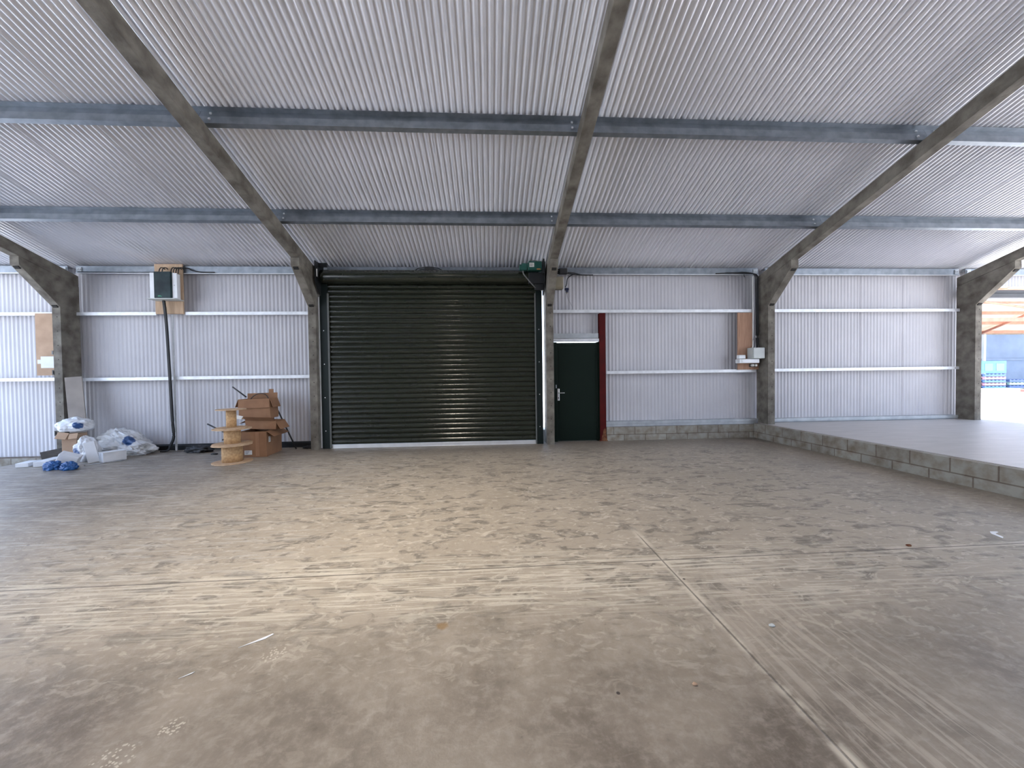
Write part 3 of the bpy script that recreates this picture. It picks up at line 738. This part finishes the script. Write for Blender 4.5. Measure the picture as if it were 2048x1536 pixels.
o = obj('paper_sheet', (lambda b: (rbox(b, (-5.68,-.86,.70), (.12,.07,.006), (.9,.2,.1)), b)[1])(NB()), M_paper, loc=(-5.68,-.86,.68)); tag(o, 'crumpled white paper poking out of the crushed box behind the reels', 'paper')

def rod(name, label, a, b_, r, mat_=M_black):
    bm = NB(); tube(bm, [a, b_], r, 10, 1); o = obj(name, bm, mat_, loc=a); tag(o, label, 'pipe', 'black pipes by the boxes')
rod('black_pipe', 'long black pipe leaning against the white wall right of the boxes', (-4.97,-.30,.014), (-5.58,-.052,1.09), .014)
rod('black_pipe', 'short black pipe sticking up to the left out of the open top box', (-5.76,-.50,1.045), (-6.05,-.42,1.235), .013)
rod('black_pipe', 'black pipe poking out to the left behind the middle cable reel', (-5.70,-.50,.14), (-6.47,-.50,.553), .013)
rod('black_pipe', 'black pipe end low behind the bottom cable reel', (-5.70,-.60,.53), (-6.14,-.60,.262), .012)
bm = NB(); tube(bm, [(-5.72,-.48,.93),(-5.69,-.46,1.02),(-5.60,-.45,1.09),(-5.50,-.44,1.105),(-5.42,-.44,1.06),(-5.36,-.46,.95)], .007, 8)
o = obj('hose_loop', bm, M_black, loc=(-5.5,-.45,.93)); tag(o, 'thin black hose arching over the open top box', 'hose')

def lump(bm, c, s, amp=.18, freq=2.2, sub=4, seed=0, flat=True, ridged=True):
    r = bmesh.ops.create_icosphere(bm, subdivisions=sub, radius=1)
    for v in r['verts']:
        d = v.co.normalized()
        n = noise.noise(d*freq+Vector((seed,seed*2.3,0)))
        m = 1-abs(noise.noise(d*freq*2.1+Vector((seed*5,3,seed)))) if ridged else 0
        k = 1+amp*n+amp*.9*(m-.7)+amp*.25*noise.noise(d*freq*6+Vector((seed,0,9)))
        p = Vector((d.x*s[0]*k, d.y*s[1]*k, d.z*s[2]*k))
        if flat and p.z < -s[2]*.55: p.z = -s[2]*.55
        v.co = Vector(c)+p+Vector((0,0,s[2]*.55 if flat else 0))
    for f in bm.faces: f.smooth = True

bm = NB(); lump(bm, (-6.75,-.32,.001), (.24,.12,.075), .35, 3, 4, 4)
o = obj('black_sheet', bm, M_black, loc=(-6.75,-.32,0)); tag(o, 'crumpled black plastic sheet on the floor at the wall left of the cable reels', 'plastic sheet')
bm = NB(); lump(bm, (-6.28,-.62,.001), (.06,.035,.02), .3, 3, 2, 8)
o = obj('black_scrap', bm, M_black, loc=(-6.28,-.62,0)); tag(o, 'tiny black scrap on the floor in front of the crumpled black sheet', 'scrap')
bm = NB(); lump(bm, (-4.78,-.20,.001), (.11,.06,.035), .3, 3, 3, 12)
o = obj('black_scrap', bm, M_black, loc=(-4.78,-.2,0)); tag(o, 'black rubbish lying at the foot of the long leaning pipe', 'scrap')

# ------------------------------------------------------------------ heap by the leftmost column
bm = NB()
B0, B1 = Vector((-8.73,-.47,.012)), Vector((-8.915,-.375,1.462))
ax = (B1-B0).normalized(); sd = Vector((.9,.38,0)); sd = (sd-ax*sd.dot(ax)).normalized(); th = ax.cross(sd)
vs = [[bm.verts.new(p+sd*a+th*t) for a, t in ((-.115,-.013),(.115,-.013),(.115,.013),(-.115,.013))] for p in (B0, B1)]
for q in range(4): bm.faces.new((vs[0][q], vs[0][(q+1)%4], vs[1][(q+1)%4], vs[1][q]))
bm.faces.new(vs[0][::-1]); bm.faces.new(vs[1])
o = obj('grey_board', bm, M_greyboard, loc=(-8.73,-.47,0), bevel=.003)
tag(o, 'tall grey board leaning beside the leftmost concrete column', 'board')

Mb1 = bag_mat('sack_plastic_top', [((.18,-.15,.10),.075)])
Mb2 = bag_mat('sack_plastic_long', [((.19,-.15,.27),.09)], (.70,.71,.73))
Mb3 = bag_mat('sack_plastic_small', [((-.06,-.12,.16),.08)], (.74,.75,.78))
e = thing('cardboard_box', 'tan cardboard carton under the uppermost white sack beside the leftmost column', 'box', (-8.60,-.70,0))
bm = NB(); rbox(bm, (-8.60,-.70,.230), (.22,.22,.452), (0,0,.15)); obj('carton', bm, M_card2, e, bevel=.006)
bm = NB(); rbox(bm, (-8.66,-.845,.43), (.16,.012,.12), (-.5,.15,.15)); obj('flap', bm, M_card2, e)
bm = NB(); rbox(bm, (-8.49,-.83,.42), (.13,.012,.10), (-.4,-.1,.15)); obj('flap', bm, M_card2, e)
bm = NB(); lump(bm, (-8.60,-.68,.500), (.27,.17,.15), .20, 2.0, 5, 1)
o = obj('plastic_sack', bm, Mb1, loc=(-8.60,-.68,.500)); tag(o, 'crumpled white plastic sack with blue print on top of the tan carton', 'sack', 'white plastic sacks')
bm = NB(); lump(bm, (-8.03,-.39,.001), (.47,.25,.31), .26, 2.4, 6, 2)
for v in bm.verts:
    k = max(0, (v.co.x+8.10)/.55); v.co.z *= 1-.50*min(k,1)
o = obj('plastic_sack', bm, Mb2, loc=(-8.03,-.39,0)); tag(o, 'long bulging heap of clear white plastic sacking with one dark blue patch', 'sack', 'white plastic sacks')
bm = NB(); lump(bm, (-8.19,-.90,.001), (.17,.15,.26), .20, 2.3, 5, 3)
o = obj('plastic_sack', bm, Mb3, loc=(-8.19,-.90,0)); tag(o, 'white plastic sack slumped in front of the long heap, blue print on its left', 'sack', 'white plastic sacks')
o = obj('packing_strip', (lambda b: (rbox(b, (-7.915,-1.12,.185), (.14,.03,.35), (-.12,-.20,.5)), b)[1])(NB()), M_foam, loc=(-7.93,-1.17,0), bevel=.006)
tag(o, 'narrow white packing strip propped upright beside the slumped sack', 'packing')
e = thing('white_box', 'low white box lying on the floor in front of the sack heap', 'box', (-7.74,-.96,0))
bm = NB(); rbox(bm, (-7.735,-.95,.080), (.30,.18,.155), (0,0,1.05)); obj('body', bm, M_foam, e, bevel=.006)
bm = NB(); rbox(bm, (-7.735,-.95,.163), (.308,.188,.008), (0,0,1.05)); obj('lid', bm, M_white, e)
o = obj('white_box', (lambda b: (rbox(b, (-8.03,-1.35,.135), (.24,.16,.14), (.20,.42,.55)), b)[1])(NB()), M_foam, loc=(-8.00,-1.36,0), bevel=.01)
tag(o, 'tilted white carton lying just behind the bright blue bags', 'box')
o = obj('foam_slab', (lambda b: (rbox(b, (-8.55,-1.13,.044), (.18,.44,.085), (0,0,.30)), b)[1])(NB()), M_foam, loc=(-8.55,-1.13,0), bevel=.006)
tag(o, 'long white foam slab on the floor at the left end of the heap', 'packing')
o = obj('foam_slab', (lambda b: (rbox(b, (-8.80,-1.22,.034), (.16,.26,.066), (0,0,.30)), b)[1])(NB()), M_foam, loc=(-8.80,-1.22,0), bevel=.006)
tag(o, 'small white foam block at the leftmost end of the heap', 'packing')
o = obj('timber_plank', (lambda b: (rbox(b, (-8.93,-.70,.112), (.40,.06,.13), (0,-.20,.12)), b)[1])(NB()), M_dkboard, loc=(-8.93,-.70,0), bevel=.004)
tag(o, 'dark timber plank on edge on the floor beside the leftmost column', 'plank')
bm = NB(); lump(bm, (-8.05,-1.57,.001), (.115,.085,.085), .3, 3, 5, 5)
o = obj('blue_bag', bm, M_blue, loc=(-8.05,-1.57,0)); tag(o, 'crumpled bright blue plastic bag on the floor, the one nearer the white foam slab', 'bag', 'blue plastic bags')
bm = NB(); lump(bm, (-7.77,-1.61,.001), (.10,.08,.080), .3, 3, 5, 6)
o = obj('blue_bag', bm, M_blue, loc=(-7.77,-1.61,0)); tag(o, 'crumpled bright blue plastic bag on the floor, the one nearer the low white box', 'bag', 'blue plastic bags')
bm = NB()
g = [[bm.verts.new((-7.86+.30*i/14+.05*j/5, -1.30+.40*i/14-.05*j/5, .003+.016*abs(noise.noise((i*.5,j*.6,2))))) for j in range(6)] for i in range(15)]
for i in range(14):
    for j in range(5): bm.faces.new((g[i][j], g[i+1][j], g[i+1][j+1], g[i][j+1])).smooth = True
bmesh.ops.solidify(bm, geom=bm.faces, thickness=.002)
o = obj('plastic_film', bm, M_white, loc=(-7.7,-1.2,0)); tag(o, 'strip of white plastic film trailing on the floor below the low white box', 'plastic film')

# ------------------------------------------------------------------ debris and pale marks on the floor
def pebble(x, y, r, seed, m, label, name='pebble'):
    bm = NB(); lump(bm, (x,y,.0), (r*1.3,r,r*.7), .3, 2, 2, seed); o = obj(name, bm, m, loc=(x,y,0)); tag(o, label, 'pebble', 'crumbs on the floor')
pebble(.30, -6.01, .012, 1, M_greybox, 'small grey stone beside the pale floor joint')
pebble(-.32, -6.36, .009, 2, M_card2, 'small tan crumb on the bare floor left of the pale floor joint')
pebble(2.05, -5.18, .014, 3, M_rust, 'brown crumb lying near the long floor joint')
for pts, lab in (([(-2.50,-5.965),(-2.40,-5.880),(-2.385,-5.866),(-2.375,-5.869),(-2.40,-5.905)], 'longer cream streak on the bare floor'),
                 ([(-2.645,-6.155),(-2.61,-6.122),(-2.600,-6.116),(-2.606,-6.128)], 'short cream streak on the bare floor, nearer than the longer one')):
    bm = NB(); extrude_z(bm, pts, .001, .003); o = obj('cream_streak', bm, M_white, loc=(*pts[0],.001)); tag(o, lab, 'wood shaving')  # thin flat polygons drawn as cream streaks on the floor

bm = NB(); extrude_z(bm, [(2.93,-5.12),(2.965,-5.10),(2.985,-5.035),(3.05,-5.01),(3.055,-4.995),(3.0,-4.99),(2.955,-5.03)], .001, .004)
o = obj('pale_mark', bm, M_white, loc=(2.99,-5.05,.001)); tag(o, 'pale flat mark on the floor in front of the raised concrete kerb', 'scrap')  # thin irregular polygon drawn as a pale mark on the floor

# ------------------------------------------------------------------ yard and the shed across it
e = thing('open_shed', 'open-fronted shed with orange roof timbers across the sunlit yard', 'shed', (27,13,.24))
bm = NB(); box(bm, 16, 42, 15.5, 15.7, .24, 3.7); obj('rear_cladding', bm, M_shedblue, e)
bm = NB(); extrude_x(bm, [(15.7,3.72),(10.6,5.75),(10.6,5.85),(15.7,3.82)], 16, 42); obj('roof', bm, M_shedroof, e)
bm = NB(); extrude_x(bm, [(11.9,5.17),(10.5,5.73),(10.5,5.75),(11.9,5.20)], 26.0, 33); obj('translucent_sheet', bm, M_shedwhite, e)
for yy in (10.8, 11.9, 13.0, 14.1, 15.2):
    bm = NB(); zc = 3.72+(15.7-yy)*.398; box(bm, 16, 42, yy-.05, yy+.05, zc-.16, zc-.01); obj('roof_purlin', bm, M_shedsteel, e)
for xx in (20.5, 25.2, 30.5):
    bm = NB(); tube(bm, [(xx,15.2,3.7),(xx,10.8,5.55)], .07, 6, 1); tube(bm, [(xx-3,11,5.4),(xx+3.2,11,4.55)], .06, 6, 1); obj('truss', bm, M_shedsteel, e)
bm = NB(); box(bm, 16, 42, 11.0, 11.1, 3.95, 4.15); obj('tie_beam', bm, M_shedsteel, e)
for xx in (24.2, 27.3, 31):
    bm = NB(); box(bm, xx, xx+.14, 15.3, 15.5, .24, 3.7); obj('post', bm, M_shedwhite, e)
bm = NB(); box(bm, 16, 42, 15.40, 15.5, 2.0, 2.12); obj('rail', bm, M_shedblue, e)
def pallet_stack(x, y, mats, label, n=3):
    e = thing('pallet_stack', label, 'pallet stack', (x,y,.24), 'pallets in the yard')
    for k in range(n):
        z = .24+k*.16
        bm = NB()
        for dy in (-.45,0,.45): box(bm, x-.6, x+.6, y+dy-.05, y+dy+.05, z, z+.10)
        for dx in range(6): box(bm, x-.6+dx*.22, x-.5+dx*.22, y-.5, y+.5, z+.10, z+.13)
        obj('pallet', bm, mats[k % len(mats)], e)
pallet_stack(25.3, 11.2, (M_pinkpal, M_bluepal), 'pink and blue pallets stacked in the yard below the pale blue crate', 6)
pallet_stack(27.3, 11.6, (M_greentile, M_bluepal), 'pale green and blue pallets stacked at the right edge of the yard', 4)
bm = NB(); box(bm, 26.1, 29.5, 10.0, 10.7, .24, .36); o = obj('red_bundle', bm, M_redtile, loc=(27.8,10.3,.24), bevel=.02); tag(o, 'low red bundle on the yard ground before the pallets', 'bundle')
bm = NB(); box(bm, 23.6, 26.0, 10.2, 10.7, .24, .42); o = obj('green_bundle', bm, M_greentile, loc=(24.8,10.4,.24), bevel=.02); tag(o, 'low pale green bundle on the yard ground before the pink pallets', 'bundle')
e = thing('crate', 'pale blue crate with two square panels on the pink pallet stack', 'crate', (25.3,11.2,1.2))
bm = NB(); box(bm, 24.6, 26.0, 10.75, 11.65, 1.205, 1.85); obj('shell', bm, M_crate, e, bevel=.02)
for xx in (24.75, 25.4):
    bm = NB(); box(bm, xx, xx+.45, 10.735, 10.75, 1.33, 1.72); p_ = obj('panel', bm, M_shedblue, e)

# ------------------------------------------------------------------ hanging lamp of the hall (just above the frame)
e = thing('high_bay_lamp', 'round high bay lamp hung from the third purlin over the floor', 'lamp', (-2.38,-4.70,4.775))
LC = (-2.38,-4.70,4.775)
bm = NB(); lathe(bm, [(0,.085),(.07,.085),(.10,.06),(.19,.03),(.20,-.05),(.195,-.05),(.18,.02),(0,.02)], LC, 'z', 32); obj('lamp_shade', bm, M_galvdull, e)
M_emit = bpy.data.materials.new('lamp_lens'); M_emit.use_nodes = True
bE = M_emit.node_tree.nodes['Principled BSDF']; bE.inputs['Emission Color'].default_value = (1,.88,.72,1); bE.inputs['Emission Strength'].default_value = 150
bm = NB(); disc_cyl(bm, .165, .010, (-2.38,-4.70,4.784), 'z', 32); obj('lens', bm, M_emit, e)
bm = NB(); tube(bm, [(-2.38,-4.745,4.857),(-2.38,-4.755,4.862),(-2.38,-4.765,4.867)], .005, 6); obj('suspension_wire', bm, M_wire, e)
la = bpy.data.lights.new('high_bay_light', 'AREA'); la.shape = 'DISK'; la.size = .32; la.energy = 90; la.color = (1,.88,.73); la.spread = 2.1
lo = link(bpy.data.objects.new('high_bay_light', la)); lo.location = (0,0,.004); lo.parent = e

# ------------------------------------------------------------------ daylight
su = bpy.data.lights.new('sun', 'SUN'); su.energy = 24; su.angle = .01; su.color = (1,.97,.93)
so = link(bpy.data.objects.new('sun', su))
dirv = Vector((-.46,.03,-.89)).normalized()           # comes in from the open right end, along the building
so.rotation_euler = dirv.to_track_quat('-Z', 'Y').to_euler(); so.location = (30,0,30)
w = bpy.data.worlds.new('sky'); bpy.context.scene.world = w; w.use_nodes = True
N = w.node_tree.nodes; L = w.node_tree.links
tc = N.new('ShaderNodeTexCoord'); sp = N.new('ShaderNodeSeparateXYZ'); rp = N.new('ShaderNodeValToRGB')
L.new(tc.outputs['Generated'], sp.inputs[0]); L.new(sp.outputs['Z'], rp.inputs['Fac'])
rp.color_ramp.elements[0].position = 0; rp.color_ramp.elements[0].color = (.80,.88,1,1)
rp.color_ramp.elements[1].position = .6; rp.color_ramp.elements[1].color = (.42,.62,1,1)
L.new(rp.outputs['Color'], N['Background'].inputs['Color']); N['Background'].inputs['Strength'].default_value = 4.4

# ------------------------------------------------------------------ camera
cam = bpy.data.cameras.new('camera'); co = link(bpy.data.objects.new('camera', cam))
cam.sensor_fit = 'HORIZONTAL'; cam.sensor_width = 36; cam.lens = 769/2048*36; cam.clip_end = 300; cam.clip_start = .05
pitch, roll, yaw = .019669, -.013125, .057901
fwd = Vector((math.sin(yaw)*math.cos(pitch), math.cos(yaw)*math.cos(pitch), -math.sin(pitch)))
rt = Vector((math.cos(yaw), -math.sin(yaw), 0)); up = rt.cross(fwd)
r2 = math.cos(roll)*rt+math.sin(roll)*up; u2 = -math.sin(roll)*rt+math.cos(roll)*up
Mx = Matrix((r2, u2, -fwd)).transposed().to_4x4(); Mx.translation = (-1.2017,-7.9753,1.3655)
co.matrix_world = Mx
S = bpy.context.scene
S.camera = co
S.view_settings.view_transform = 'Standard'; S.view_settings.look = 'None'; S.view_settings.gamma = 1
S.view_settings.use_curve_mapping = False
S.view_settings.exposure = -0.08
